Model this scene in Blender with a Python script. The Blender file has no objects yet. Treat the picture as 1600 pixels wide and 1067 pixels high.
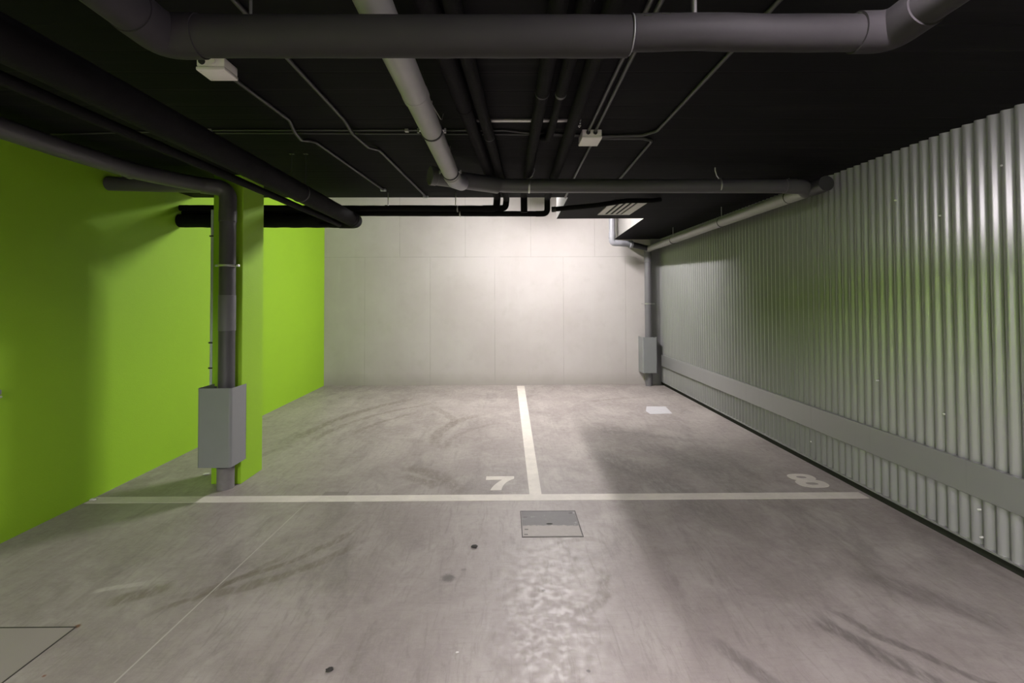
import bpy, bmesh, math, random
from mathutils import Vector, Matrix, Quaternion
random.seed(7)
scene = bpy.context.scene
COL = scene.collection
PI = math.pi

# ------------------------------------------------------------------ camera, world, exposure
YAW, PITCH, ROLL = .0075, .021, .0035
fw = Vector((math.sin(YAW) * math.cos(PITCH), math.cos(YAW) * math.cos(PITCH), math.sin(PITCH)))
rt = Vector((math.cos(YAW), -math.sin(YAW), 0))
up = rt.cross(fw)
r2 = rt * math.cos(ROLL) - up * math.sin(ROLL)
u2 = rt * math.sin(ROLL) + up * math.cos(ROLL)
cd = bpy.data.cameras.new('camera')
cam = bpy.data.objects.new('camera', cd)
COL.objects.link(cam)
M4 = Matrix((r2, u2, -fw)).transposed().to_4x4()
M4.translation = Vector((0, 0, 1.5))
cam.matrix_world = M4
cd.sensor_width = 36
cd.lens = 760 / 1600 * 36
cd.shift_x = (800 - 796) / 1600
cd.shift_y = (454 - 533.5) / 1600
cd.clip_start = .02
scene.camera = cam

w = bpy.data.worlds.new('world')
scene.world = w
w.use_nodes = True
w.node_tree.nodes['Background'].inputs[0].default_value = (.9, .95, 1, 1)
w.node_tree.nodes['Background'].inputs[1].default_value = .012
vs = scene.view_settings
vs.view_transform = 'Standard'
vs.look = 'None'
vs.gamma = 1
vs.use_curve_mapping = False
vs.exposure = 0.0
LAMP_BACK = 1180      # radiance of the batten in the ceiling opening
LAMP_FRONT = 190     # radiance of the batten beside the cladding
LAMP_FILL = 1000      # radiance of the added, unseen fill batten behind the camera


# ------------------------------------------------------------------ helpers
def tag(o, label=None, cat=None, group=None, kind=None):
    if label: o['label'] = label
    if cat: o['category'] = cat
    if group: o['group'] = group
    if kind: o['kind'] = kind
    return o


def empty(name, loc, label, cat, group=None):
    o = bpy.data.objects.new(name, None)
    o.empty_display_size = .05
    COL.objects.link(o)
    o.location = loc
    return tag(o, label, cat, group)


def build(name, bm, mat, parent=None, smooth=False, label=None):
    me = bpy.data.meshes.new(name)
    bmesh.ops.recalc_face_normals(bm, faces=bm.faces)
    bm.to_mesh(me)
    bm.free()
    mats = mat if isinstance(mat, (list, tuple)) else [mat]
    for m in mats: me.materials.append(m)
    o = bpy.data.objects.new(name, me)
    COL.objects.link(o)
    if smooth:
        for p in me.polygons: p.use_smooth = True
        try:
            me.set_sharp_from_angle(angle=math.radians(40))
        except Exception:
            pass
    if parent:
        o.parent = parent
        o.matrix_parent_inverse = Matrix.Translation(-Vector(parent.location)) if parent.type == 'EMPTY' else Matrix()
        if parent.parent is not None or parent.type != 'EMPTY':
            o.matrix_parent_inverse = Matrix()
    if label: o['label'] = label
    return o


def box(bm, x0, x1, y0, y1, z0, z1, bev=0, seg=2):
    vv = [bm.verts.new((x, y, z)) for x in (x0, x1) for y in (y0, y1) for z in (z0, z1)]
    idx = [(0, 1, 3, 2), (4, 6, 7, 5), (0, 4, 5, 1), (2, 3, 7, 6), (0, 2, 6, 4), (1, 5, 7, 3)]
    fs = [bm.faces.new([vv[i] for i in f]) for f in idx]
    if bev:
        es = list({e for f in fs for e in f.edges})
        bmesh.ops.bevel(bm, geom=es, offset=bev, segments=seg, affect='EDGES', profile=.5)
    return bm


def boxm(*a, **k):
    return box(bmesh.new(), *a, **k)


def fillet(pts, rad, n=7):
    pts = [Vector(p) for p in pts]
    out = [pts[0]]
    for i in range(1, len(pts) - 1):
        a, b, c = pts[i - 1], pts[i], pts[i + 1]
        d1, d2 = (a - b), (c - b)
        l1, l2 = d1.length, d2.length
        d1 /= l1; d2 /= l2
        ang = d1.angle(d2)
        if ang > PI - .01:
            out.append(b); continue
        t = min(rad / math.tan(ang / 2), l1 * .48, l2 * .48)
        p0, p2 = b + d1 * t, b + d2 * t
        for k in range(n + 1):
            s = k / n
            out.append(p0 * (1 - s) ** 2 + b * 2 * s * (1 - s) + p2 * s * s)
    out.append(pts[-1])
    return out


def tube(bm, pts, r, seg=20, rad=0, wob=0, caps=True, n=7):
    """a round tube along a path; r a number or a list per point"""
    P = fillet(pts, rad, n) if rad else [Vector(p) for p in pts]
    R = r if isinstance(r, (list, tuple)) else [r] * len(P)
    t = (P[1] - P[0]).normalized()
    ref = Vector((0, 0, 1)) if abs(t.z) < .9 else Vector((1, 0, 0))
    nrm = (ref - t * ref.dot(t)).normalized()
    rings = []
    for i, p in enumerate(P):
        if i == 0: tn = (P[1] - P[0]).normalized()
        elif i == len(P) - 1: tn = (P[-1] - P[-2]).normalized()
        else: tn = ((P[i + 1] - p).normalized() + (p - P[i - 1]).normalized()).normalized()
        q = t.rotation_difference(tn)
        nrm = q @ nrm
        nrm = (nrm - tn * nrm.dot(tn)).normalized()
        t = tn
        bn = tn.cross(nrm)
        rr = R[i]
        ring = []
        for k in range(seg):
            a = 2 * PI * k / seg
            w_ = rr * (1 + (random.uniform(-wob, wob) if wob else 0))
            ring.append(bm.verts.new(p + (nrm * math.cos(a) + bn * math.sin(a)) * w_))
        rings.append(ring)
    for i in range(len(rings) - 1):
        for k in range(seg):
            bm.faces.new((rings[i][k], rings[i][(k + 1) % seg], rings[i + 1][(k + 1) % seg], rings[i + 1][k]))
    if caps:
        bm.faces.new(rings[0][::-1]); bm.faces.new(rings[-1])
    return bm


def tubem(*a, **k):
    return tube(bmesh.new(), *a, **k)


def subdiv_path(pts, step):
    P = [Vector(p) for p in pts]
    out = [P[0]]
    for a, b in zip(P, P[1:]):
        n = max(1, int((b - a).length / step))
        for k in range(1, n + 1): out.append(a.lerp(b, k / n))
    return out


def lerp3(a, b, t):
    return tuple(a[i] + (b[i] - a[i]) * t for i in range(3))


def band(pos, axis, r, length, bm=None):
    """a short collar around a pipe, chamfered"""
    bm = bm or bmesh.new()
    p, a = Vector(pos), Vector(axis).normalized()
    h = length / 2
    c = min(.004, h * .4)
    tube(bm, [p - a * h, p - a * (h - c), p + a * (h - c), p + a * h], [r - c, r, r, r - c], seg=28)
    return bm


def prism(bm, poly, z0, z1):
    lo = [bm.verts.new((x, y, z0)) for x, y in poly]
    hi = [bm.verts.new((x, y, z1)) for x, y in poly]
    n = len(poly)
    bm.faces.new(lo[::-1]); bm.faces.new(hi)
    for i in range(n):
        bm.faces.new((lo[i], lo[(i + 1) % n], hi[(i + 1) % n], hi[i]))
    return bm


# ------------------------------------------------------------------ materials
class NT:
    def __init__(self, name):
        self.m = bpy.data.materials.new(name)
        self.m.use_nodes = True
        self.t = self.m.node_tree
        self.b = self.t.nodes['Principled BSDF']
        self.geo = self.t.nodes.new('ShaderNodeNewGeometry')
        self.sep = self.t.nodes.new('ShaderNodeSeparateXYZ')
        self.l(self.geo.outputs['Position'], self.sep.inputs[0])
        self.pos = self.geo.outputs['Position']
        self.x, self.y, self.z = self.sep.outputs

    def l(self, a, b): self.t.links.new(a, b)

    def put(self, v, sock):
        if isinstance(v, bpy.types.NodeSocket): self.l(v, sock)
        elif isinstance(v, (tuple, list)) and len(v) == 3 and sock.type == 'RGBA': sock.default_value = (*v, 1)
        else: sock.default_value = v

    def math(self, op, a, b=None, c=None, clamp=False):
        n = self.t.nodes.new('ShaderNodeMath'); n.operation = op; n.use_clamp = clamp
        self.put(a, n.inputs[0])
        if b is not None: self.put(b, n.inputs[1])
        if c is not None: self.put(c, n.inputs[2])
        return n.outputs[0]

    def vec(self, x, y, z):
        n = self.t.nodes.new('ShaderNodeCombineXYZ')
        for s, v in zip(n.inputs, (x, y, z)): self.put(v, s)
        return n.outputs[0]

    def noise(self, scale, detail=4, rough=.55, vec=None, stretch=None, dist=0):
        n = self.t.nodes.new('ShaderNodeTexNoise')
        n.inputs['Scale'].default_value = scale
        n.inputs['Detail'].default_value = detail
        n.inputs['Roughness'].default_value = rough
        n.inputs['Distortion'].default_value = dist
        v = vec or self.pos
        if stretch:
            mp = self.t.nodes.new('ShaderNodeMapping')
            mp.inputs['Scale'].default_value = stretch[:3]
            if len(stretch) > 3: mp.inputs['Rotation'].default_value = (0, 0, stretch[3])
            self.l(v, mp.inputs[0]); v = mp.outputs[0]
        self.l(v, n.inputs['Vector'])
        return n.outputs['Fac']

    def step(self, v, a, b, ta=0., tb=1.):
        n = self.t.nodes.new('ShaderNodeMapRange')
        n.interpolation_type = 'SMOOTHSTEP'
        self.put(v, n.inputs[0])
        n.inputs[1].default_value = a; n.inputs[2].default_value = b
        n.inputs[3].default_value = ta; n.inputs[4].default_value = tb
        return n.outputs[0]

    def mix(self, f, a, b, mode='MIX'):
        n = self.t.nodes.new('ShaderNodeMix'); n.data_type = 'RGBA'; n.blend_type = mode
        self.put(f, n.inputs[0]); self.put(a, n.inputs[6]); self.put(b, n.inputs[7])
        return n.outputs[2]

    def bump(self, h, strength=.2, dist=.01, prev=None):
        n = self.t.nodes.new('ShaderNodeBump')
        n.inputs['Strength'].default_value = strength
        n.inputs['Distance'].default_value = dist
        self.put(h, n.inputs['Height'])
        if prev is not None: self.l(prev, n.inputs['Normal'])
        return n.outputs[0]

    def fin(self, col, rough=.6, metal=0., normal=None, spec=None):
        self.put(col, self.b.inputs['Base Color'])
        self.put(rough, self.b.inputs['Roughness'])
        self.put(metal, self.b.inputs['Metallic'])
        if spec is not None: self.b.inputs['Specular IOR Level'].default_value = spec
        if normal is not None: self.l(normal, self.b.inputs['Normal'])
        return self.m


def simple(name, col, rough=.5, metal=0., var=.12, scale=25, bump=.0, bscale=200, bdist=.002, spec=None):
    n = NT(name)
    f = n.noise(scale, 4)
    a = tuple(c * (1 - var) for c in col); b = tuple(c * (1 + var) for c in col)
    c = n.mix(f, a, b)
    nm = n.bump(n.noise(bscale, 3), bump, bdist) if bump else None
    return n.fin(c, rough, metal, nm, spec)


def mat_floor():
    n = NT('floor_concrete')
    big = n.noise(.55, 5, .6)
    mid = n.noise(2.6, 6, .62, stretch=(1, .75, 1, .35), dist=.6)
    fine = n.noise(38, 4, .7)
    grain = n.noise(260, 3, .7)
    c = n.mix(n.step(big, .3, .7), (.262, .228, .215), (.352, .31, .293))
    c = n.mix(n.step(mid, .38, .7), c, (.395, .358, .335))
    dk = n.noise(1.7, 7, .68, stretch=(1.3, .5, 1, -.5), dist=1.2)
    c = n.mix(n.math('MULTIPLY', n.step(dk, .5, .72), .6), c, (.165, .146, .135))
    sw = n.noise(9, 6, .7, stretch=(2.2, .35, 1, .6), dist=1.5)
    c = n.mix(n.math('MULTIPLY', n.step(sw, .48, .68), .42), c, (.20, .176, .158))
    c = n.mix(n.math('MULTIPLY', n.step(fine, .4, .75), .3), c, (.42, .39, .36))
    c = n.mix(n.math('MULTIPLY', n.step(grain, .5, .8), .35), c, (.15, .135, .125))
    tr = n.noise(34, 5, .75, stretch=(.22, 1.6, 1, .25), dist=.7)
    c = n.mix(n.math('MULTIPLY', n.step(tr, .5, .78), .35), c, (.19, .168, .155))
    tr2 = n.noise(22, 5, .75, stretch=(1.7, .25, 1, .5), dist=.9)
    c = n.mix(n.math('MULTIPLY', n.step(tr2, .54, .8), .3), c, (.44, .405, .38))
    wob = n.noise(5, 3)
    tread = n.noise(28, 4, .7, stretch=(1, .3, 1, .8))

    def stroke(ax, ay, bx, by, bow, wd, amt, col, c, soft=.6):
        # worn tyre strokes and broad darker bands: part of a ring through a and b
        mx, my = (ax + bx) / 2, (ay + by) / 2
        L = math.hypot(bx - ax, by - ay); h = bow
        R = (L * L / 4 + h * h) / (2 * abs(h))
        nx, ny = -(by - ay) / L, (bx - ax) / L
        s = 1 if h > 0 else -1
        cx, cy = mx - nx * (R - abs(h)) * s, my - ny * (R - abs(h)) * s
        dx = n.math('SUBTRACT', n.x, cx); dy = n.math('SUBTRACT', n.y, cy)
        d = n.math('SQRT', n.math('ADD', n.math('MULTIPLY', dx, dx), n.math('MULTIPLY', dy, dy)))
        e = n.math('ABSOLUTE', n.math('SUBTRACT', d, n.math('ADD', R - .05, n.math('MULTIPLY', wob, .1))))
        ring = n.step(e, wd * (1 - soft), wd, 1, 0)
        qx = n.math('SUBTRACT', n.x, mx); qy = n.math('SUBTRACT', n.y, my)
        q = n.math('SQRT', n.math('ADD', n.math('MULTIPLY', qx, qx), n.math('MULTIPLY', qy, qy)))
        near = n.step(q, L * .32, L * .55, 1, 0)
        f = n.math('MULTIPLY', n.math('MULTIPLY', ring, near), n.math('MULTIPLY', n.step(tread, .25, .6), min(1., amt * 1.15)))
        return n.mix(f, c, col)
    br = (.15, .125, .098); dkc = (.12, .107, .10); lt = (.5, .465, .43)
    for s in (
        (-2.3, 5.2, -1.35, 7.6, .25, .09, .55, br), (-2.1, 5.1, -1.0, 7.2, .3, .06, .45, br),
        (-1.75, 5.5, -1.2, 6.6, .08, .05, .5, br), (-1.1, 7.0, -.6, 5.9, .07, .08, .4, br),
        (-.72, 5.0, -.3, 6.5, .22, .09, .5, br), (-.62, 4.9, -.1, 6.0, .18, .05, .4, br),
        (-.95, 4.45, -.35, 3.75, .12, .10, .5, br), (-.9, 4.2, -.55, 3.95, .03, .08, .5, br),
        (-1.7, 2.5, -.95, 3.35, -.10, .035, .55, br), (-1.62, 2.5, -.9, 3.1, -.10, .05, .5, br),
        (-1.75, 2.35, -1.3, 3.0, -.06, .025, .5, br), (-2.0, 2.45, -1.75, 2.62, .02, .07, .6, br),
        (.55, 2.75, .36, 2.35, .05, .045, .5, br), (.3, 3.0, .62, 3.05, .06, .04, .3, br),
        (1.45, 2.35, 1.75, 1.85, -.03, .06, .6, dkc), (1.55, 2.4, 2.0, 1.8, -.04, .03, .6, dkc),
        (.9, 2.2, 1.2, 1.75, -.03, .05, .45, dkc), (1.9, 2.7, 2.3, 2.2, .04, .12, .4, dkc),
        (.8, 4.9, 1.5, 3.2, .12, .22, .35, dkc), (1.35, 5.2, 1.9, 3.6, .1, .2, .3, dkc),  # broad, faint darker bands right of the divider line
        (1.0, 5.6, 2.1, 5.1, .1, .1, .3, dkc),
        (-2.15, 2.55, -1.9, 2.64, .02, .03, .6, lt), (1.2, 7.2, 2.2, 7.6, .05, .08, .3, br)):
        c = stroke(*s[:6], s[6], s[7], c)

    def blot(px, py, r, amt, col, c, asp=1.):
        dx = n.math('SUBTRACT', n.x, px); dy = n.math('MULTIPLY', n.math('SUBTRACT', n.y, py), asp)
        d = n.math('SQRT', n.math('ADD', n.math('MULTIPLY', dx, dx), n.math('MULTIPLY', dy, dy)))
        d = n.math('ADD', d, n.math('MULTIPLY', n.math('SUBTRACT', fine, .5), r * .9))
        return n.mix(n.math('MULTIPLY', n.step(d, r * .3, r, 1, 0), amt), c, col)
    for b in ((-.318, 2.67, .055, .9, dkc), (-.24, 2.75, .02, .5, dkc), (.19, 2.55, .015, .7, dkc),
              (.33, 2.0, .012, .9, dkc), (.31, 1.93, .012, .9, dkc), (-1.86, 2.0, .01, .9, (.2, .07, .04)),
              (-1.99, 2.3, .02, .9, (.16, .06, .035)), (1.25, 5.4, .5, .3, dkc), (1.9, 4.6, .6, .3, dkc)):
        c = blot(*b[:3], b[3], b[4], c)
    # saw-cut joint, dusty and pale
    jx = n.math('SUBTRACT', n.x, n.math('ADD', -1.616, n.math('MULTIPLY', n.y, .0345)))
    jm = n.math('MULTIPLY', n.step(n.math('ABSOLUTE', jx), .002, .0055, 1, 0), n.step(n.y, 3.4, 3.8, 1, 0))
    c = n.mix(n.math('MULTIPLY', jm, .75), c, (.52, .48, .45))
    ro = n.math('ADD', n.math('MULTIPLY', n.step(n.noise(17, 8, .8), .36, .64), .24), .34)
    ro = n.math('ADD', ro, n.math('MULTIPLY', n.step(fine, .4, .7), .10))
    hb = n.math('ADD', n.math('MULTIPLY', n.noise(45, 7, .75), .5), n.math('MULTIPLY', grain, .10))
    nm = n.bump(hb, .13, .002)
    return n.fin(c, ro, 0, nm, .45)


def mat_paint(name, col):
    n = NT(name)
    f = n.noise(30, 6, .7); g = n.noise(5, 5, .7)
    c = n.mix(n.step(g, .35, .7), tuple(v * .86 for v in col), col)
    c = n.mix(n.math('MULTIPLY', n.step(f, .58, .72), .5), c, (.33, .30, .275))
    return n.fin(c, .6, 0, n.bump(n.noise(180, 3), .15, .002))


def mat_back():
    n = NT('back_wall_concrete')
    a = n.noise(.8, 5, .6); b = n.noise(4, 6, .65); s = n.noise(3, 5, .6, stretch=(2.5, 1, .35))
    c = n.mix(n.step(a, .3, .7), (.475, .44, .428), (.535, .503, .492))
    c = n.mix(n.math('MULTIPLY', n.step(b, .5, .75), .35), c, (.42, .395, .37))
    c = n.mix(n.math('MULTIPLY', n.step(s, .52, .75), .25), c, (.55, .535, .52))

    def line(v, at, wd=.006):
        return n.step(n.math('ABSOLUTE', n.math('SUBTRACT', v, at)), wd * .4, wd, 1, 0)
    jz = line(n.z, 2.288)
    lowz = n.step(n.z, 2.28, 2.29, 1, 0); hiz = n.step(n.z, 2.28, 2.29, 0, 1)
    m = jz
    for at in (-2.524, -1.356, -.2, 1.031, 2.15):
        m = n.math('MAXIMUM', m, n.math('MULTIPLY', line(n.x, at), lowz))
    for at in (-1.9, -.725, .45, 1.6):
        m = n.math('MAXIMUM', m, n.math('MULTIPLY', line(n.x, at), hiz))
    m = n.math('MULTIPLY', m, n.step(n.noise(2.3, 4), .3, .6, .15, .6))
    c = n.mix(m, c, (.28, .26, .24))
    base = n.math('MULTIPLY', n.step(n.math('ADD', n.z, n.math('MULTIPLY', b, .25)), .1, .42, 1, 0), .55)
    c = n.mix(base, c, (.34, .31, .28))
    hb = n.math('ADD', n.math('MULTIPLY', n.noise(60, 4), .3), n.math('MULTIPLY', m, -1.5))
    return n.fin(c, .72, 0, n.bump(hb, .25, .004))


def mat_green():
    n = NT('lime_green_paint')
    f = n.noise(1.2, 4)
    c = n.mix(f, (.285, .53, .018), (.325, .59, .023))
    return n.fin(c, .62, 0, n.bump(n.noise(110, 4, .6), .35, .004), .35)


def mat_ceiling():
    n = NT('black_ceiling_paint')
    f = n.noise(3, 5, .6)
    wv = n.math('ADD', n.y, n.math('MULTIPLY', n.noise(1.1, 3), .03))
    fr = n.math('FRACT', n.math('MULTIPLY', wv, 5.2))
    ln = n.step(n.math('ABSOLUTE', n.math('SUBTRACT', fr, .5)), .0, .06, 1, 0)
    c = n.mix(f, (.0055, .0055, .0062), (.0105, .0102, .0108))
    st = n.noise(3, 6, .6, stretch=(.25, 5, 1))
    c = n.mix(n.math('MULTIPLY', n.step(st, .5, .8), .5), c, (.020, .019, .0185))
    hb = n.math('ADD', n.math('MULTIPLY', ln, -.8), n.math('MULTIPLY', st, 1.0))
    return n.fin(c, .7, 0, n.bump(hb, .35, .006), .05)


def mat_clad():
    n = NT('grey_coated_steel')
    f = n.noise(1.5, 4); s = n.noise(6, 5, .6, stretch=(1, 3, .25))
    c = n.mix(f, (.24, .24, .242), (.285, .285, .287))
    c = n.mix(n.math('MULTIPLY', n.step(s, .55, .8), .25), c, (.165, .165, .166))
    return n.fin(c, n.math('ADD', .27, n.math('MULTIPLY', f, .06)), .25, n.bump(n.noise(50, 3), .04, .002), .5)


def mat_plate():
    n = NT('dusty_steel_plate')
    f = n.noise(28, 6, .7)
    edge = n.math('ADD', n.y, n.math('MULTIPLY', n.math('SUBTRACT', n.noise(9, 5, .7), .5), .09))
    dusty = n.step(edge, 3.262, 3.278, 1, 0)
    c = n.mix(f, (.075, .072, .072), (.12, .115, .112))
    c = n.mix(n.step(n.noise(14, 5), .6, .7), c, (.20, .195, .19))
    c = n.mix(n.math('MULTIPLY', dusty, .9), c, n.mix(f, (.24, .215, .195), (.31, .285, .26)))
    return n.fin(c, .55, .15, n.bump(f, .2, .003))


def emit(name, col, strength):
    m = bpy.data.materials.new(name)
    m.use_nodes = True
    b = m.node_tree.nodes['Principled BSDF']
    b.inputs['Base Color'].default_value = (.8, .8, .8, 1)
    b.inputs['Emission Color'].default_value = (*col, 1)
    b.inputs['Emission Strength'].default_value = strength
    return m


M = dict(
    floor=mat_floor(), back=mat_back(), green=mat_green(), ceil=mat_ceiling(), clad=mat_clad(),
    raw=simple('raw_concrete', (.20, .19, .183), .75, var=.15, scale=6, bump=.2, bscale=60, bdist=.004),
    recess=simple('recess_paint', (.035, .034, .034), .8, var=.1, scale=4),
    line=mat_paint('line_paint', (.74, .69, .625)),
    digit=mat_paint('digit_paint', (.72, .67, .61)),
    foam=simple('black_foam', (.0085, .008, .0085), .75, var=.3, scale=14, bump=.45, bscale=70, bdist=.004, spec=.08),
    bigfoam=simple('charcoal_foam', (.031, .0285, .031), .6, var=.15, scale=9, bump=.12, bscale=40, bdist=.004, spec=.10),
    pvc=simple('grey_plastic', (.27, .265, .255), .42, var=.1, scale=8),
    pvcd=simple('dark_grey_plastic', (.042, .041, .044), .45, var=.15, scale=8, spec=.35),
    pvcm=simple('stack_grey_plastic', (.078, .075, .080), .42, var=.12, scale=8),
    pvcl=simple('sleeve_grey', (.15, .147, .158), .42, var=.1, scale=8),
    pvcp=simple('pale_grey_plastic', (.25, .25, .275), .4, var=.06, scale=8),
    base=simple('dusty_pipe_foot', (.20, .19, .185), .8, var=.3, scale=18, bump=.3, bscale=60),
    cond=simple('conduit_grey', (.042, .042, .040), .45, var=.15, scale=20),
    condl=simple('conduit_pale', (.46, .50, .50), .4, var=.1, scale=20),
    box=simple('box_plastic', (.80, .76, .74), .5, var=.05, scale=10),
    boxd=simple('gland_rubber', (.02, .02, .02), .7),
    zinc=simple('zinc_steel', (.62, .62, .60), .3, metal=.9, var=.15, scale=60),
    strut=simple('strut_steel', (.45, .44, .42), .4, metal=.6, var=.15, scale=60),
    guard=simple('guard_grey', (.25, .26, .265), .42, metal=.1, var=.05, scale=10),
    guardin=simple('guard_inside', (.06, .065, .062), .6),
    rubber=simple('clamp_rubber', (.012, .012, .012), .6),
    steel=simple('dark_steel', (.06, .055, .05), .6, metal=.3, var=.3, scale=50),
    plate=mat_plate(),
    infill=simple('infill_concrete', (.25, .225, .205), .75, var=.35, scale=7, bump=.3, bscale=40, bdist=.004),
    gap=simple('joint_black', (.012, .014, .008), .9),
    patch=simple('pale_patch', (.52, .51, .53), .55, var=.1, scale=20),
    white=simple('white_plastic', (.62, .61, .58), .5, var=.08, scale=15),
    grille=simple('grille_white', (.55, .53, .50), .5, var=.08, scale=15),
    black=simple('grille_dark', (.006, .006, .006), .9),
    chip=simple('white_chip', (.7, .68, .64), .8), leaf=simple('dark_scrap', (.03, .027, .025), .8),
    screw=simple('screw_zinc', (.75, .75, .73), .4),
    lampb=emit('lamp_back', (1, .95, .945), LAMP_BACK),
    lampfill=emit('lamp_fill', (1, .93, .97), LAMP_FILL),
    lampf=emit('lamp_front', (1, .91, .975), LAMP_FRONT),
)


# ------------------------------------------------------------------ the setting
def hc(y):            # underside of the low ceiling, falling slightly towards the camera
    return 2.522 + .0087 * y


def xl(y):            # face of the left wall
    return -3.10 - .0167 * y


FRONT = -3.5
tag(build('floor', boxm(-3.6, 3.3, FRONT, 9.1, -.2, 0), M['floor']), kind='structure')
bm = bmesh.new()
prism(bm, [(xl(FRONT), FRONT), (xl(8.9), 8.9), (xl(8.9) - .2, 8.9), (xl(FRONT) - .2, FRONT)], 0, 3.6)
tag(build('wall_left', bm, M['green']), kind='structure')
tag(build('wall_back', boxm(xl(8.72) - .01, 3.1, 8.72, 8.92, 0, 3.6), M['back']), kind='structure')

# low ceiling slab with the L-shaped opening over the rear bays; black underside, raw edges
poly = [(-3.5, FRONT), (3.2, FRONT), (3.2, 8.72), (1.945, 8.72), (1.818, 6.36), (.672, 6.38), (.645, 5.0), (-3.5, 4.97)]
bm = bmesh.new()
lo = [bm.verts.new((x, y, hc(y))) for x, y in poly]
hi = [bm.verts.new((x, y, 3.6)) for x, y in poly]
bm.faces.new(lo[::-1]); bm.faces.new(hi)
for i in range(len(poly)):
    j = (i + 1) % len(poly)
    f = bm.faces.new((lo[i], lo[j], hi[j], hi[i]))
    f.material_index = 1
tag(build('ceiling', bm, [M['ceil'], M['raw']]), kind='structure')
tag(build('ceiling_upper', boxm(-3.4, 2.2, 4.9, 8.9, 3.45, 3.62), M['recess']), kind='structure')

# right wall: sinusoidal steel cladding standing clear of the floor
XR = 2.75
bm = bmesh.new()
pitch, amp, seg = .076, .0138, 14
n = int((8.72 - FRONT) / pitch * seg)
pl, ph, bl, bh = [], [], [], []
for i in range(n + 1):
    y = FRONT + i * pitch / seg
    x = XR + amp * (1 - math.cos(2 * PI * i / seg))
    pl.append(bm.verts.new((x, y, .066))); ph.append(bm.verts.new((x, y, 2.62)))
    bl.append(bm.verts.new((XR + .05, y, .066))); bh.append(bm.verts.new((XR + .05, y, 2.62)))
for i in range(n):
    bm.faces.new((pl[i], ph[i], ph[i + 1], pl[i + 1]))
    bm.faces.new((bl[i], bl[i + 1], bh[i + 1], bh[i]))
    bm.faces.new((pl[i], pl[i + 1], bl[i + 1], bl[i]))
    bm.faces.new((ph[i], bh[i], bh[i + 1], ph[i + 1]))
wr = tag(build('wall_right', bm, M['clad'], smooth=True), kind='structure')
tag(build('baseboard_right', boxm(XR + .03, XR + .06, FRONT, 8.72, 0, .066), M['gap']), kind='structure')
tag(build('wall_right_backing', boxm(XR + .05, XR + .3, FRONT, 8.72, .066, 3.6), M['gap']), kind='structure')
tag(build('trim_1', boxm(2.60, XR + .01, 8.66, 8.72, 0, 2.6, bev=.003), M['clad']), kind='structure')
tag(build('trim_2', boxm(XR - .003, XR + .0276, FRONT, 8.66, .058, .070, bev=.002), M['clad']), kind='structure')

# ------------------------------------------------------------------ light fittings
def batten(name, x, y, z, length, wid, mat, label, top, wing=0, R=None):
    t = empty(name, (x, y, z), label, 'light fitting')
    build('housing', boxm(x - wid / 2, x + wid / 2, y - length / 2, y + length / 2, z + .03, z + .09, bev=.01), M['white'], t, True)
    if wing:  # added side wing, cuts the light towards the left of the foreground pipe
        build('shade_wing', boxm(x - wid / 2 - .008, x - wid / 2, y - length / 2, y + length / 2, z - wing, z + .06), M['white'], t)
    R = R or wid / 2 - .006
    arc = [(x + R * math.cos(PI + k * PI / 12), z + .031 + R * math.sin(PI + k * PI / 12)) for k in range(13)]
    bm = bmesh.new()
    ra = [bm.verts.new((px, y - length / 2 + .012, pz)) for px, pz in arc]
    rb = [bm.verts.new((px, y + length / 2 - .012, pz)) for px, pz in arc]
    for k in range(12): bm.faces.new((ra[k], ra[k + 1], rb[k + 1], rb[k]))
    bm.faces.new(ra); bm.faces.new(rb[::-1]); bm.faces.new((ra[0], rb[0], rb[12], ra[12]))
    build('diffuser', bm, mat, t, True)
    for s in (-1, 1):
        build('end_cap', boxm(x - wid / 2, x + wid / 2, y + s * length / 2 - .011, y + s * length / 2 + .011, z - R + .012, z + .09, bev=.006), M['white'], t, True)
        build('suspension', tubem([(x, y + s * length * .35, z + .085), (x, y + s * length * .35, top)], .005, 8), M['zinc'], t)
    return t


batten('batten_light', .62, 6.8, 3.30, 1.2, .12, M['lampb'], 'white fluorescent batten hung in the raised ceiling opening near the back wall', 3.45, R=.022)
batten('batten_light', .84, .45, 2.40, 1.2, .12, M['lampf'], 'white fluorescent batten under the low ceiling close to the foreground pipe', hc(.45), .014)
batten('batten_light', -1.5, -2.7, 2.40, 1.2, .12, M['lampfill'], 'added white fill batten out of view behind the camera and the light-blocking beam', hc(-2.7))  # added fill lamp, lifts the floor and green wall near the camera
tag(build('shade_beam', boxm(-3.3, 2.78, -1.25, -.95, 2.16, 2.6), M['ceil']), kind='structure')     # added unseen beam, keeps the fill batten off the ceiling and overhead pipes

# ------------------------------------------------------------------ column with its downpipe
tag(build('column', boxm(-2.43, -2.185, 4.05, 4.40, 0, 2.6, bev=.006), M['green'], label='lime green square concrete column rising from floor to black ceiling'), cat='column')

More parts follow.
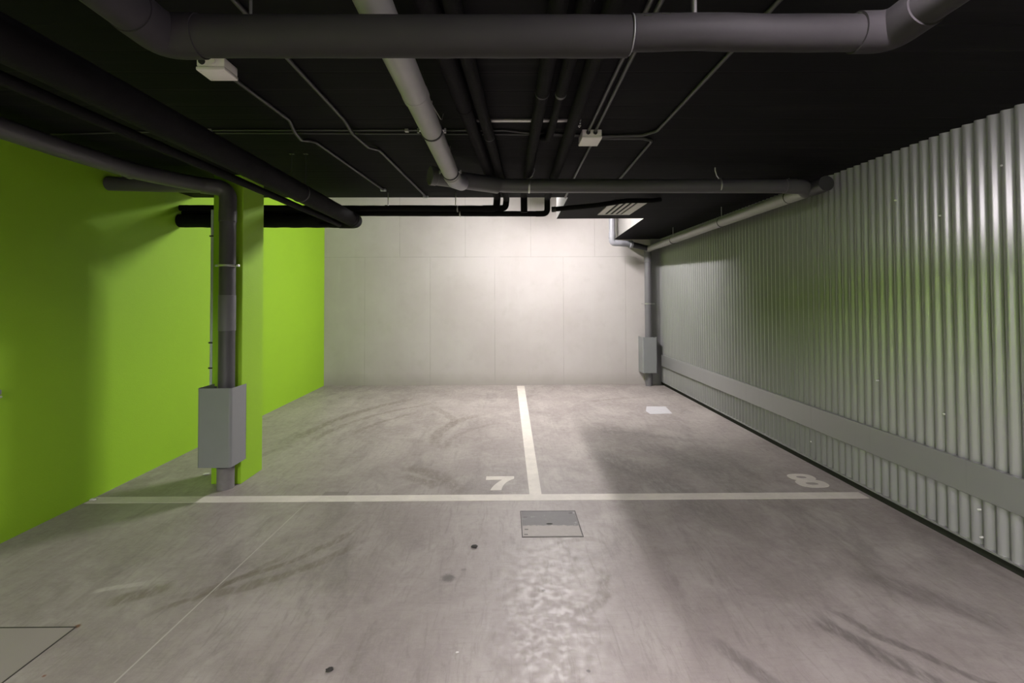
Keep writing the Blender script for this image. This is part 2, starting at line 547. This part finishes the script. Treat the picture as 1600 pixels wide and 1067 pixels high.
PX, PY = -2.268, 3.976
t = empty('drainpipe', (PX, PY, 0), 'dark grey vertical drainpipe on the green column with elbow and runs at its top', 'pipe')
build('pipe_section', tubem([(PX, PY, .0), (PX, PY, .17)], .064, 28), M['base'], t, True, 'dusty stained foot of the pipe')
build('pipe_section', tubem([(PX, PY, .16), (PX, PY, 2.27)], .0615, 28), M['pvcm'], t, True)
build('coupling', band((PX, PY, 1.41), (0, 0, 1), .0645, .292), M['pvcl'], t, True, 'lighter grey sleeve')
build('coupling', band((PX, PY, 2.20), (0, 0, 1), .066, .10), M['pvcm'], t, True)
build('elbow', tubem([(PX, PY, 2.24), (PX, PY, 2.425), (PX - .16, PY - .10, 2.43)], .0645, 28, rad=.09), M['pvcm'], t, True)
build('pipe_section', tubem([(PX - .13, PY - .08, 2.43), (-2.65, 3.50, 2.435), (-2.70, 2.95, 2.435), (-2.70, .2, 2.43), (-2.70, -.94, 2.43)], .057, 28, rad=.5), M['pvcm'], t, True)
build('coupling', band((-2.662, 3.44, 2.435), (-.1, -1, 0), .062, .05), M['pvcm'], t, True)
build('branch', tubem([(xl(3.9) + .004, 3.88, 2.445), (-2.75, 3.87, 2.43), (-2.40, 3.90, 2.43)], .055, 24), M['pvcm'], t, True)
cl = build('clamp', band((PX, PY, 1.795), (0, 0, 1), .068, .02), M['zinc'], t, True, 'bright zinc pipe clamp')
for s in (-1, 1):
    build('clamp_lug', boxm(PX + s * .080 - .016, PX + s * .080 + .016, PY - .012, PY + .012, 1.786, 1.804, bev=.002), M['zinc'], cl, True)
    build('bolt', tubem([(PX + s * .085, PY - .022, 1.795), (PX + s * .085, PY + .022, 1.795)], .006, 8), M['zinc'], cl)
build('stud', tubem([(PX, PY + .06, 1.795), (PX, 4.05, 1.795)], .006, 8), M['zinc'], t)

t = empty('conduit', (-2.452, 4.085, .62), 'thin pale grey conduit running up just left of the green column', 'conduit')
build('tube', tubem([(-2.452, 4.085, .62), (-2.452, 4.085, 2.27)], .0165, 16), M['condl'], t, True)
for z in (.95, 1.16, 2.05):
    build('clip', boxm(-2.4725, -2.431, 4.066, 4.104, z - .006, z + .006, bev=.002), M['rubber'], t)

def guard(name, x0, x1, y0, y1, z0, z1, label):
    t = empty(name, (x0 + (x1 - x0) / 2, y0 + (y1 - y0) / 2, z0), label, 'pipe guard')
    th, rr = .004, .022
    # folded U sheet: left flange, front, right flange, outer and inner outlines
    def outline(o):
        pts = [(x0 + o, y1)]
        for cx, a0 in ((x0 + rr, PI), (x1 - rr, 1.5 * PI)):
            for k in range(7):
                a = a0 + k / 6 * PI / 2
                pts.append((cx + math.cos(a) * (rr - o), y0 + rr + math.sin(a) * (rr - o)))
        pts.append((x1 - o, y1))
        return pts
    A, B = outline(0), outline(th)
    bm = bmesh.new()
    prism(bm, A + B[::-1], z0, z1)
    build('sheet', bm, M['guard'], t)
    for x in (x0, x1):
        s = 1 if x == x0 else -1
        build('flange', boxm(min(x, x + s * .025), max(x, x + s * .025), y1 - .004, y1, z0 + .02, z1 - .02), M['guardin'], t)
    return t


guard('pipe_guard', -2.412, -2.146, 3.83, 4.052, .208, .824, 'folded grey steel guard around the drainpipe foot on the green column')
guard('pipe_guard', 2.375, 2.63, 8.45, 8.72, .237, .858, 'folded grey steel guard around the corner pipe on the pale back wall')

# ------------------------------------------------------------------ steel crash rail on the cladding
tag(build('crash_rail', boxm(2.726, XR + .004, FRONT, 8.55, .348, .546, bev=.004), M['clad']),
    'long flat grey steel crash rail running low along the corrugated cladding', 'rail')

# screws in the cladding
for (y, z) in ((2.66, 2.24), (3.05, 2.03), (2.84, .355 - .08), (2.83, .12), (3.05, .78), (3.6, .9), (4.4, .22), (3.4, 2.2)):
    build('screw', tubem([(XR + .012, y, z), (XR - .003, y, z)], .006, 8), M['screw'], wr)

# ------------------------------------------------------------------ floor markings
tag(build('bay_line', boxm(xl(3.74) + .01, 2.74, 3.685, 3.80, 0, .0016), M['line']), 'long cream painted bay line crossing the concrete floor from wall to wall', 'floor marking')
bm = bmesh.new()
prism(bm, [(.178, 3.80), (.272, 3.80), (.322, 8.6), (.19, 8.6)], 0, .0016)
tag(build('bay_line', bm, M['line']), 'cream painted divider line running from the bay line to the back wall', 'floor marking')

seven = [(-.172, 4.19), (.066, 4.19), (.066, 4.145)]
for k in range(9):       # concave right edge down to the foot
    s = k / 8
    seven.append((.062 * (1 - s) ** 2 + 2 * s * (1 - s) * -.03 + s * s * -.04, 4.13 * (1 - s) ** 2 + 2 * s * (1 - s) * 4.05 + s * s * 3.885))
seven.append((-.128, 3.885))
for k in range(1, 9):
    s = k / 8
    seven.append((-.128 * (1 - s) ** 2 + 2 * s * (1 - s) * -.11 + s * s * -.035, 3.885 * (1 - s) ** 2 + 2 * s * (1 - s) * 4.0 + s * s * 4.112))
seven.append((-.172, 4.108))
bm = bmesh.new()
prism(bm, seven, 0, .0016)
tag(build('painted_number', bm, M['digit']), 'cream number 7 painted on the floor beside the divider line', 'floor marking')

bm = bmesh.new()
def ring8(bm, cx, cy, ax, ay, bx, by, z1):
    N = 36
    def pt(a, rx, ry):
        c, s = math.cos(a), math.sin(a); e = .8
        return (cx + rx * math.copysign(abs(c) ** e, c), cy + ry * math.copysign(abs(s) ** e, s))
    rows = []
    for (rx, ry, z) in ((ax, ay, 0), (ax, ay, z1), (bx, by, z1), (bx, by, 0)):
        rows.append([bm.verts.new((*pt(2 * PI * k / N, rx, ry), z)) for k in range(N)])
    for r in range(4):
        for k in range(N):
            a, b = rows[r], rows[(r + 1) % 4]
            bm.faces.new((a[k], a[(k + 1) % N], b[(k + 1) % N], b[k]))
ring8(bm, 2.495, 4.128, .108, .078, .040, .026, .0016)
ring8(bm, 2.495, 3.985, .122, .088, .048, .030, .0018)
tag(build('painted_number', bm, M['digit']), 'cream number 8 painted on the floor beside the cladding', 'floor marking')

# ------------------------------------------------------------------ covers in the floor
def rim(bm, x0, x1, y0, y1, wd, h):
    rows = [[bm.verts.new((x, y, z)) for x, y in ((x0 + d, y0 + d), (x1 - d, y0 + d), (x1 - d, y1 - d), (x0 + d, y1 - d))]
            for d, z in ((0, 0), (0, h), (wd, h), (wd, 0))]
    for r in range(4):
        a, b = rows[r], rows[(r + 1) % 4]
        for k in range(4): bm.faces.new((a[k], a[(k + 1) % 4], b[(k + 1) % 4], b[k]))


t = empty('manhole_cover', (.292, 3.31, 0), 'square steel manhole cover half dusted over in front of the bay line', 'manhole cover')
x0, x1, y0, y1 = .097, .490, 3.115, 3.502
bm = bmesh.new()
rim(bm, x0, x1, y0, y1, .007, .002)
build('frame', bm, M['steel'], t)
pt = build('plate', boxm(x0 + .010, x1 - .010, y0 + .010, y1 - .010, 0, .0025), M['plate'], t)
bm = bmesh.new(); prism(bm, [(.288 + .022 * math.cos(k * PI / 6), 3.296 + .009 * math.sin(k * PI / 6)) for k in range(12)], .0024, .0032)
build('keyhole', bm, M['gap'], pt)
for (x, y) in ((.13, 3.40), (.13, 3.22), (.45, 3.46), (.125, 3.15)):
    build('lifting_slot', boxm(x - .012, x + .012, y - .004, y + .004, .0024, .0034), M['steel'], pt)

t = empty('access_cover', (-2.40, 1.89, 0), 'concrete filled square access cover in the floor near the green wall', 'access cover')
x0, x1, y0, y1 = -2.80, -1.988, 1.49, 2.296
bm = bmesh.new()
rim(bm, x0, x1, y0, y1, .006, .002)
build('frame', bm, M['steel'], t)
n = NT('cover_infill')
q = n.noise(6, 6, .7)
c = n.mix(n.noise(2, 4), (.26, .235, .21), (.32, .29, .262))
sx = n.math('ADD', n.math('ADD', n.x, n.y), n.math('MULTIPLY', q, .3))
c = n.mix(n.math('MULTIPLY', n.step(sx, -.12, .02, 1, 0), .7), c, (.11, .105, .095))
build('infill', boxm(x0 + .007, x1 - .007, y0 + .007, y1 - .007, 0, .0016), n.fin(c, .75, 0, n.bump(q, .2, .004)), t)

tag(build('inspection_cover', boxm(-1.427, -1.238, 3.785, 3.872, 0, .0012), M['infill']), 'small square inspection cover half hidden under the bay line', 'inspection cover')
bm = bmesh.new(); prism(bm, [(1.985, 6.90), (2.25, 6.885), (2.20, 6.46), (1.9, 6.43), (1.89, 6.6)], 0, .0015)
tag(build('floor_patch', bm, M['patch']), 'pale rectangular sheet lying on the floor near the far right corner', 'patch')

def chip(name, x, y, r, mat, label, group=None):
    bm = bmesh.new()
    bmesh.ops.create_icosphere(bm, subdivisions=2, radius=r)
    for v in bm.verts:
        v.co *= random.uniform(.75, 1.25); v.co.z *= .35; v.co.x *= 1.3
    mn = min(v.co.z for v in bm.verts)
    for v in bm.verts: v.co += Vector((x, y, -mn))
    return tag(build(name, bm, mat, None, True), label, 'debris', group)
chip('paper_scrap', -2.605, 4.275, .022, M['chip'], 'white scrap on the floor left of the green column')
chip('paint_chip', -3.13, 3.74, .02, M['chip'], 'white chip at the green wall where the bay line ends')
chip('dirt_clump', -.194, 2.997, .016, M['leaf'], 'small dark clump on the floor left of the manhole cover')
chip('dirt_clump', -.721, 2.013, .013, M['leaf'], 'small dark clump on the floor at the bottom edge of the photo')
chip('stone_chip', -.211, 2.108, .006, M['chip'], 'tiny pale chip on the foreground concrete right of the dark clump')

# a handle end on the green wall at the frame edge
t = empty('wall_handle', (-3.15, 3.04, .9), 'small bright metal handle end on the green wall at the left edge', 'handle')
build('mount', boxm(xl(3.04), -3.13, 3.02, 3.055, .93, .96, bev=.003), M['guard'], t)
build('lever', tubem([(-3.135, 3.055, .915), (-3.125, 2.95, .915)], .008, 10), M['zinc'], t, True)


# ------------------------------------------------------------------ ceiling services
def rod(bm, x, y, z, r=.004):
    tube(bm, [(x, y, z), (x, y, hc(y) + .01)], r, 8)


# A. insulated main across the front
t = empty('insulated_pipe', (.2, 1.37, 2.25), 'thick charcoal insulated pipe crossing overhead in the foreground with an open seam', 'pipe')
zA = 2.252
def foam(pts, r, wob=.012, step=.03, seg=32, sag=0):
    P = subdiv_path(pts, step)
    R = [r * (1 + wob * math.sin(i * .9) + random.uniform(-wob, wob) * .5) for i in range(len(P))]
    bm = bmesh.new(); tube(bm, P, R, seg)
    return bm
build('insulation', foam([(-.90, 1.37, zA), (.352, 1.37, zA)], .056, .006), M['bigfoam'], t, True)
build('insulation', foam([(.362, 1.366, zA + .008), (.55, 1.366, zA + .012), (.75, 1.366, zA + .008), (1.03, 1.366, zA + .009)], .0495, .012), M['bigfoam'], t, True)
build('tape', band((.357, 1.367, zA + .004), (1, 0, 0), .0552, .005), M['pvcl'], t, True, 'paler edge of the open seam')
build('elbow', tubem([(1.0, 1.366, zA + .01), (1.10, 1.366, zA + .012), (1.10, 1.24, zA + .014)], .0555, 32, rad=.06), M['bigfoam'], t, True)
build('insulation', foam([(1.10, 1.25, zA + .014), (1.10, -.94, zA + .02)], .0495, .012), M['bigfoam'], t, True)
build('elbow', tubem([(-.86, 1.37, zA), (-.965, 1.37, zA), (-.965, 1.24, zA)], .0600, 32, rad=.07), M['bigfoam'], t, True)
build('insulation', foam([(-.965, 1.26, zA), (-.965, -.94, zA)], .056, .006), M['bigfoam'], t, True)
for x in (.54, -.72):
    bm = bmesh.new(); rod(bm, x, 1.366, zA + .055, .0045); build('hanger_rod', bm, M['zinc'], t)
build('sleeve', tubem([(.54, 1.366, zA + .055), (.54, 1.366, zA + .105)], .008, 10), M['zinc'], t)
for (x, z, l) in ((.395, .025, .010), (.447, .033, .013), (1.0, .04, .012)):
    bm = bmesh.new(); tube(bm, [(x - l, 1.366 - math.sqrt(.0496 ** 2 - z * z) * 1.0, zA + .009 + z), (x + l, 1.366 - math.sqrt(.0496 ** 2 - z * z), zA + .009 + z + .001)], .0022, 6)
    build('tear', bm, M['gap'], t, False, 'small dark nick in the foam')

# B. grey plastic pipe running to the rear into C
t = empty('plastic_pipe', (-.39, 2.4, 2.40), 'mid grey plastic drain pipe running front to back, left of the insulated pipes', 'pipe')
b0, b1 = (-.43, -.94, 2.452), (-.372, 3.40, 2.372)
def onB(y):
    s = (y - b0[1]) / (b1[1] - b0[1]); return lerp3(b0, b1, s)
axB = Vector(b1) - Vector(b0)
build('pipe_section', tubem([b0, onB(2.10)], .056, 28), M['pvc'], t, True)
build('pipe_section', tubem([onB(2.08), b1], .054, 28), M['pvc'], t, True)
build('coupling', band(onB(2.10), axB, .0585, .05), M['pvc'], t, True)
build('coupling', band(onB(3.36), axB, .0585, .06), M['pvc'], t, True)
build('branch', tubem([onB(3.34), (-.365, 3.48, 2.365), (-.33, 3.64, 2.385)], .056, 24), M['pvcp'], t, True, 'paler bend where the pipes join')
for y in (2.52, 3.28):
    p = onB(y)
    cl = build('clamp', band(p, axB, .0585, .016), M['rubber'], t, True, 'black rubber clamp')
    for s in (-1, 1):
        build('bolt', tubem([(p[0] + s * .070, p[1], p[2] - .012), (p[0] + s * .070, p[1], p[2] + .012)], .006, 8), M['zinc'], cl)
        build('clamp_lug', boxm(p[0] + s * .066 - .01, p[0] + s * .066 + .01, p[1] - .007, p[1] + .007, p[2] - .003, p[2] + .003), M['zinc'], cl)
    bm = bmesh.new(); rod(bm, p[0], p[1], p[2] + .055, .004); build('hanger_rod', bm, M['zinc'], t)

# C. cross drain
t = empty('plastic_pipe', (1.0, 3.84, 2.41), 'long dark grey plastic drain pipe crossing the ceiling ahead of the white vent grille', 'pipe')
build('pipe_section', tubem([(-.12, 3.80, 2.415), (.0, 3.835, 2.413), (.1, 3.84, 2.412), (2.27, 3.84, 2.404)], .0545, 28), M['pvcm'], t, True)
build('branch', tubem([(-.53, 3.545, 2.415), (-.06, 3.82, 2.41)], .0635, 28), M['pvcm'], t, True)
build('end_cap', band((-.53, 3.545, 2.415), (.47, .275, 0), .068, .05), M['pvcm'], t, True)
build('coupling', band((2.27, 3.84, 2.404), (1, 0, 0), .058, .10), M['pvcm'], t, True)
build('elbow', tubem([(2.26, 3.84, 2.404), (2.37, 3.84, 2.40), (2.455, 3.93, 2.385)], .058, 28, rad=.08), M['pvcm'], t, True)
for (x, bend) in ((.187, .042), (1.70, -.03)):
    build('clamp', band((x, 3.84, 2.411), (1, 0, .0), .058, .014), M['zinc'], t, True)
    bm = bmesh.new(); tube(bm, [(x, 3.84, 2.466), (x + bend * .6, 3.84, 2.49), (x + bend, 3.84, 2.53), (x + bend, 3.84, hc(3.84) + .01)], .0045, 8)
    build('hanger_rod', bm, M['strut'], t)

# D. wall-side drain and corner stack
t = empty('plastic_pipe', (2.48, 6.0, 2.39), 'grey plastic drain pipe running along the top of the corrugated cladding', 'pipe')
d0, d1 = (2.468, 3.72, 2.392), (2.50, 8.5, 2.402)
build('pipe_section', tubem([(2.468, 3.86, 2.391), d1], .053, 28), M['pvc'], t, True)
build('end_cap', tubem([(2.466, 3.70, 2.394), (2.468, 3.88, 2.391)], .059, 28), M['pvcd'], t, True)
for y in (4.20, 5.55, 7.2):
    x = 2.468 + (y - 3.72) * .0067
    build('clamp', band((x, y, 2.394), (0, 1, 0), .0565, .014), M['rubber'], t, True)
    bm = bmesh.new(); rod(bm, x, y, 2.447, .0045); build('hanger_rod', bm, M['strut'], t)

t = empty('drainpipe', (2.508, 8.55, 0), 'grey vertical drainpipe in the far right corner behind the steel guard', 'pipe')
build('pipe_section', tubem([(2.508, 8.56, 0), (2.508, 8.56, 2.36)], .058, 28), M['pvcl'], t, True)
build('coupling', band((2.508, 8.56, 2.22), (0, 0, 1), .063, .10), M['pvcl'], t, True)
build('elbow', tubem([(2.508, 8.56, 2.27), (2.506, 8.56, 2.40), (2.502, 8.46, 2.402)], .06, 28, rad=.08), M['pvcl'], t, True)
build('clamp', band((2.508, 8.56, 1.44), (0, 0, 1), .063, .02), M['zinc'], t, True)
bm = bmesh.new(); box(bm, 2.40, 2.62, 8.54, 8.58, 1.432, 1.446); build('bracket', bm, M['zinc'], t)

t = empty('plastic_pipe', (1.80, 8.2, 2.48), 'pale grey plastic pipe dropping through the ceiling opening and bending into the corner', 'pipe')
build('pipe_section', tubem([(1.80, 8.2, 3.45), (1.80, 8.2, 2.62)], .050, 28), M['pvcp'], t, True)
build('coupling', band((1.80, 8.2, 2.60), (0, 0, 1), .057, .10), M['pvcp'], t, True)
build('elbow', tubem([(1.80, 8.2, 2.58), (1.80, 8.2, 2.475), (1.95, 8.2, 2.468), (2.12, 8.26, 2.46)], .053, 28, rad=.07), M['pvcp'], t, True)
build('flange', band((2.13, 8.262, 2.459), (1, .3, -.04), .067, .05), M['pvcp'], t, True)
build('pipe_section', tubem([(2.13, 8.262, 2.459), (2.45, 8.42, 2.41)], .048, 24), M['pvcd'], t, True, 'dark grey tail of the pipe')

# E-I insulated pipes running front to back
def along(a, b, y):
    s = (y - a[1]) / (b[1] - a[1]); return lerp3(a, b, s)

zS = 2.50
Qa, Qb = hc(-.94) - .0485, hc(4.7) - .0485     # the insulated pipes follow the ceiling
e0, e1 = (-.405, -.94, Qa), (-.083, 4.68, Qb)
t = empty('insulated_pipe', (-.2, 2.5, zS), 'black insulated pipe just right of the grey plastic pipe, turning left at the ceiling opening', 'pipe')
build('insulation', foam([e0, along(e0, e1, 2.48)], .040, .01), M['foam'], t, True)
build('insulation', foam([along(e0, e1, 2.48), e1], .0365, .01), M['foam'], t, True)
build('coupling', band(along(e0, e1, 2.48), (.05, 1, 0), .0425, .03), M['foam'], t, True)
build('elbow', tubem([along(e0, e1, 4.60), (-.081, 4.755, Qb), (-.09, 4.755, 2.405), (-.22, 4.755, 2.404)], .034, 20, rad=.045), M['foam'], t, True)
build('insulation', foam([(-.19, 4.755, 2.404), (xl(4.75) + .003, 4.755, 2.418)], .0285, .015), M['foam'], t, True)
build('clamp', band((-.47, 4.755, 2.405), (1, 0, 0), .034, .012), M['strut'], t, True)
for x in (-.49, -1.15):
    bm = bmesh.new(); rod(bm, x, 4.755, 2.43, .0045); build('hanger_rod', bm, M['strut'], t)

f0, f1 = (-.323, -.94, Qa), (.008, 4.72, Qb)
t = empty('insulated_pipe', (-.1, 2.5, zS), 'thinner black insulated pipe, second to the right of the grey plastic pipe', 'pipe')
build('insulation', foam([f0, f1], .0315, .012), M['foam'], t, True)
build('coupling', band(along(f0, f1, 2.93), (.05, 1, 0), .0335, .02), M['rubber'], t, True)
build('elbow', tubem([along(f0, f1, 4.66), (.01, 4.84, Qb), (.0, 4.84, 2.425), (-.10, 4.84, 2.425)], .031, 20, rad=.045), M['foam'], t, True)
build('insulation', foam([(-.08, 4.84, 2.425), (-1.2, 4.84, 2.432)], .026, .015), M['foam'], t, True)

g0, g1 = (.18, -.94, Qa), (.176, 4.62, Qb)
t = empty('insulated_pipe', (.18, 2.5, zS), 'black insulated pipe in the middle of the ceiling with a short drop at its end', 'pipe')
build('insulation', foam([g0, g1], .0325, .014), M['foam'], t, True)
build('coupling', band(along(g0, g1, 2.3), (0, 1, 0), .035, .02), M['rubber'], t, True)
build('elbow', tubem([along(g0, g1, 4.56), (.178, 4.67, Qb), (.179, 4.675, 2.352)], .0325, 20, rad=.045), M['foam'], t, True)

h0, h1 = (.262, -.94, Qa), (.268, 2.74, hc(2.74) - .0485)
t = empty('insulated_pipe', (.262, 1.5, zS), 'slim black insulated pipe ending in a bend above the steel strut', 'pipe')
build('insulation', foam([h0, along(h0, h1, 2.30)], .028, .012), M['foam'], t, True)
build('insulation', foam([along(h0, h1, 2.30), h1], .022, .012), M['foam'], t, True)
build('coupling', band(along(h0, h1, 2.31), (0, 1, 0), .0285, .03), M['cond'], t, True)
build('elbow', tubem([along(h0, h1, 2.70), (.268, 2.96, 2.50), (.235, 3.02, 2.515), (.22, 3.04, hc(3.04) - .001)], .0225, 18, rad=.06), M['foam'], t, True)

i0, i1 = (.323, -.94, Qa), (.412, 4.72, Qb)
t = empty('insulated_pipe', (.36, 2.5, zS), 'black insulated pipe nearest the hung junction box, turning left low at its end', 'pipe')
build('insulation', foam([i0, i1], .0335, .012), M['foam'], t, True)
build('elbow', tubem([along(i0, i1, 4.68), (.414, 4.80, Qb), (.414, 4.80, 2.362), (.30, 4.80, 2.361)], .029, 20, rad=.05), M['foam'], t, True)
build('insulation', foam([(.32, 4.80, 2.361), (xl(4.8) + .003, 4.80, 2.376)], .0265, .015), M['foam'], t, True)
build('clamp', band((-.45, 4.80, 2.363), (1, 0, 0), .031, .012), M['strut'], t, True)

t = empty('black_hose', (1.0, 4.8, 2.45), 'black flexible hose sagging across to the white vent grille', 'hose')
build('hose', tubem(fillet([(.455, 4.77, 2.398), (.9, 4.77, 2.438), (1.2, 4.82, 2.492), (1.5, 4.95, 2.52), (1.6, 5.0, 2.54)], .4), .024, 18), M['foam'], t, True)
build('coupling', band((.475, 4.77, 2.400), (1, 0, .1), .028, .04), M['rubber'], t, True)

# strut that carries E-I
t = empty('steel_strut', (.12, 2.79, 2.53), 'bright steel strut across the black insulated pipes under the ceiling', 'strut')
build('channel', boxm(-.19, .437, 2.773, 2.802, 2.535, hc(2.8) - .0005, bev=.002), M['strut'], t)
build('bolt', tubem([(.428, 2.787, 2.50), (.428, 2.787, hc(2.787) + .01)], .004, 8), M['zinc'], t)
for z in (2.512, 2.527): build('nut', tubem([(.428, 2.787, z - .005), (.428, 2.787, z + .004)], .010, 6), M['zinc'], t, True)

# L, M big black pipes at left
t = empty('insulated_pipe', (-1.47, 4.7, 2.28), 'fat black insulated pipe running from upper left to its bend near the back', 'pipe')
build('insulation', foam([(-1.47, -.94, 2.262), (-1.455, 4.60, 2.278)], .067, .008), M['foam'], t, True)
build('elbow', tubem([(-1.455, 4.52, 2.278), (-1.455, 4.745, 2.28), (-1.62, 4.745, 2.282)], .069, 28, rad=.07), M['foam'], t, True)
build('coupling', band((-1.455, 4.60, 2.278), (0, 1, 0), .072, .03), M['foam'], t, True)
build('insulation', foam([(-1.58, 4.745, 2.282), (xl(4.75) + .003, 4.745, 2.29)], .064, .02), M['foam'], t, True)
for (x, y) in ((-1.52, 3.45), (-1.42, 3.45)):
    bm = bmesh.new(); rod(bm, x, y, 2.30, .004); build('hanger_rod', bm, M['cond'], t)
    build('foot_plate', boxm(x - .015, x + .015, y - .012, y + .012, hc(y) - .005, hc(y)), M['cond'], t)
for y in (3.45,): build('clamp', band((-1.4585, y, 2.274), (0, 1, 0), .0695, .02), M['rubber'], t, True)

t = empty('insulated_pipe', (-1.6, 3, 2.21), 'slim black pipe slung just below the fat black pipe on the left', 'pipe')
build('insulation', foam([(-1.585, -.94, 2.185), (-1.585, 4.55, 2.232)], .0225, .015), M['foam'], t, True)
build('elbow', tubem([(-1.585, 4.50, 2.232), (-1.585, 4.66, 2.233), (-1.72, 4.66, 2.234), (-1.78, 4.66, 2.235)], .023, 18, rad=.04), M['foam'], t, True)

# junction boxes and conduits
def jbox(x0, x1, y0, y1, z0, label, glands):
    yc = (y0 + y1) / 2; top = hc(yc) + .003
    t = empty('junction_box', ((x0 + x1) / 2, yc, z0), label, 'junction box')
    build('body', boxm(x0, x1, y0, y1, z0 + .016, top, bev=.006), M['box'], t, True)
    ld = build('lid', boxm(x0 - .002, x1 + .002, y0 - .002, y1 + .002, z0, z0 + .0165, bev=.005), M['box'], t, True)
    for gx, dark in glands:
        g = build('gland', tubem([(gx, y0 + .004, z0 + .036), (gx, y0 - .008, z0 + .036)], .013, 16), M['boxd'] if dark else M['box'], t, True)
    for x in (x0 + .012, x1 - .012):
        for y in (y0 + .012, y1 - .012): build('screw', tubem([(x, y, z0 + .002), (x, y, z0 - .001)], .004, 8), M['box'], ld)
    return t


jbox(-1.315, -1.195, 2.06, 2.165, 2.487, 'pale plastic junction box with open gland on the black ceiling at upper left', ((-1.29, 1), (-1.245, 0)))
jbox(.472, .592, 2.955, 3.11, 2.493, 'pale plastic junction box on the ceiling fed by two parallel conduits', ((.508, 1), (.552, 1)))

RC = .0095
def conduit(pts, label, rad=.06, r=RC, mat='cond', clips=(), end=False):
    P = [(x, y, hc(y) - r - .001 - dz) for x, y, dz in pts]
    t = empty('conduit', P[len(P) // 2], label, 'conduit')
    build('tube', tubem(P, r, 12, rad=rad), M[mat], t, True)
    for (x, y) in clips:
        build('clip', boxm(x - .011, x + .011, y - .013, y + .013, hc(y) - 2 * r - .006, hc(y), bev=.002), M['strut'], t)
    if end:
        x, y, z = P[-1]
        build('end_clip', boxm(x - .03, x + .022, y - .05, y - .02, z - .012, hc(y) - .0005, bev=.003), M['condl'], t, True)
    return t


conduit([(-1.258, 2.17, 0), (-1.232, 2.76, 0), (-1.262, 2.90, .022), (-1.285, 3.05, .022), (-1.275, 3.13, 0), (-1.237, 3.16, 0), (-1.151, 4.62, 0)],
        'thin dark conduit running from the left junction box towards the back wall', .04, end=True)
conduit([(-.925, -.5, 0), (-.919, 2.76, 0), (-.925, 2.93, .022), (-.905, 3.20, .022), (-.868, 3.33, 0), (-.803, 4.93, 0)],
        'thin dark conduit between the left junction box and the grey plastic pipe', .04, end=True)
bm = bmesh.new()
conduit([(-3.05, 3.03, 0), (-1.78, 2.945, 0), (-.58, 2.947, 0), (.0, 2.95, 0), (.12, 2.99, 0), (.47, 3.035, 0)],
        'thin dark conduit crossing the ceiling from the green wall to the small junction box', .1, r=.0056, clips=((-1.79, 2.945), (-.60, 2.947)))
conduit([(-1.95, 2.995, 0), (-1.385, 3.0, 0), (.20, 2.998 + .03, 0), (.47, 3.06, 0)],
        'thin dark conduit just behind the first crossing conduit on the ceiling', .1, r=.0052)
conduit([(.595, 3.05, 0), (.86, 3.035, 0), (.93, 2.95, 0), (.937, 2.06, 0), (.95, .2, 0)],
        'thin dark conduit leaving the small junction box rightwards then forwards', .05)
conduit([(.595, 3.09, 0), (.88, 3.09, 0), (.956, 3.14, 0), (.985, 4.08, 0), (.99, 4.4, 0)],
        'thin dark conduit leaving the small junction box rightwards then to the rear', .05)
conduit([(.508, 2.95, 0), (.500, 2.0, 0), (.497, -.5, 0)], 'left one of two parallel conduits running forward from the small junction box', .05)
conduit([(.552, 2.95, 0), (.537, 2.0, 0), (.53, -.5, 0)], 'right one of two parallel conduits running forward from the small junction box', .05)
conduit([(.57, 3.11, 0), (.585, 4.08, 0), (.612, 4.95, 0)], 'thin dark conduit running from the small junction box back to the opening', .05)
conduit([(.36, 1.0, .0), (.305, 1.55, .0), (.29, 1.8, 0)], 'pale curved cable on the ceiling above the open pipe seam', .1, r=.008, mat='condl')

P = [(-.389, 1.2), (-.388, 1.65), (-.386, 1.95), (-.37, 2.08), (-.368, 2.38), (-.346, 2.64), (-.345, 2.70)]
tag(build('cable', tubem([(x, y, 2.482 if i < 6 else hc(2.7) + .005) for i, (x, y) in enumerate(P)], .0022, 8, rad=.1), M['strut'], None, True),
    'thin loose pale wire hanging along the right side of the grey plastic pipe', 'cable')

# ceiling vent grille
x0, x1, y0, y1 = 1.15, 1.545, 5.10, 6.045
t = empty('vent_grille', ((x0 + x1) / 2, (y0 + y1) / 2, hc(5.5)), 'white slatted vent grille in the black ceiling before the back wall', 'vent grille')
def gz(y): return hc(y)
def gbar(bm, a, b, c, d, th=.008):
    vv = []
    for (x, y) in ((a, c), (b, c), (b, d), (a, d)):
        vv.append((bm.verts.new((x, y, gz(y) - th)), bm.verts.new((x, y, gz(y) + .004))))
    bm.faces.new([v[0] for v in vv]); bm.faces.new([v[1] for v in vv][::-1])
    for i in range(4):
        j = (i + 1) % 4
        bm.faces.new((vv[i][0], vv[j][0], vv[j][1], vv[i][1]))
bm = bmesh.new(); gbar(bm, x0 + .01, x1 - .01, y0 + .01, y1 - .01, .001); build('backing', bm, M['black'], t)
bm = bmesh.new()
gbar(bm, x0, x0 + .075, y0, y1); gbar(bm, x1 - .10, x1, y0, y1); gbar(bm, x0, x1, y1 - .03, y1); gbar(bm, x0, x1, y0, y0 + .02)
build('frame', bm, M['grille'], t)
for x in (1.262, 1.326, 1.39):
    bm = bmesh.new(); gbar(bm, x, x + .030, y0 + .01, y1 - .02, .006); build('slat', bm, M['grille'], t)
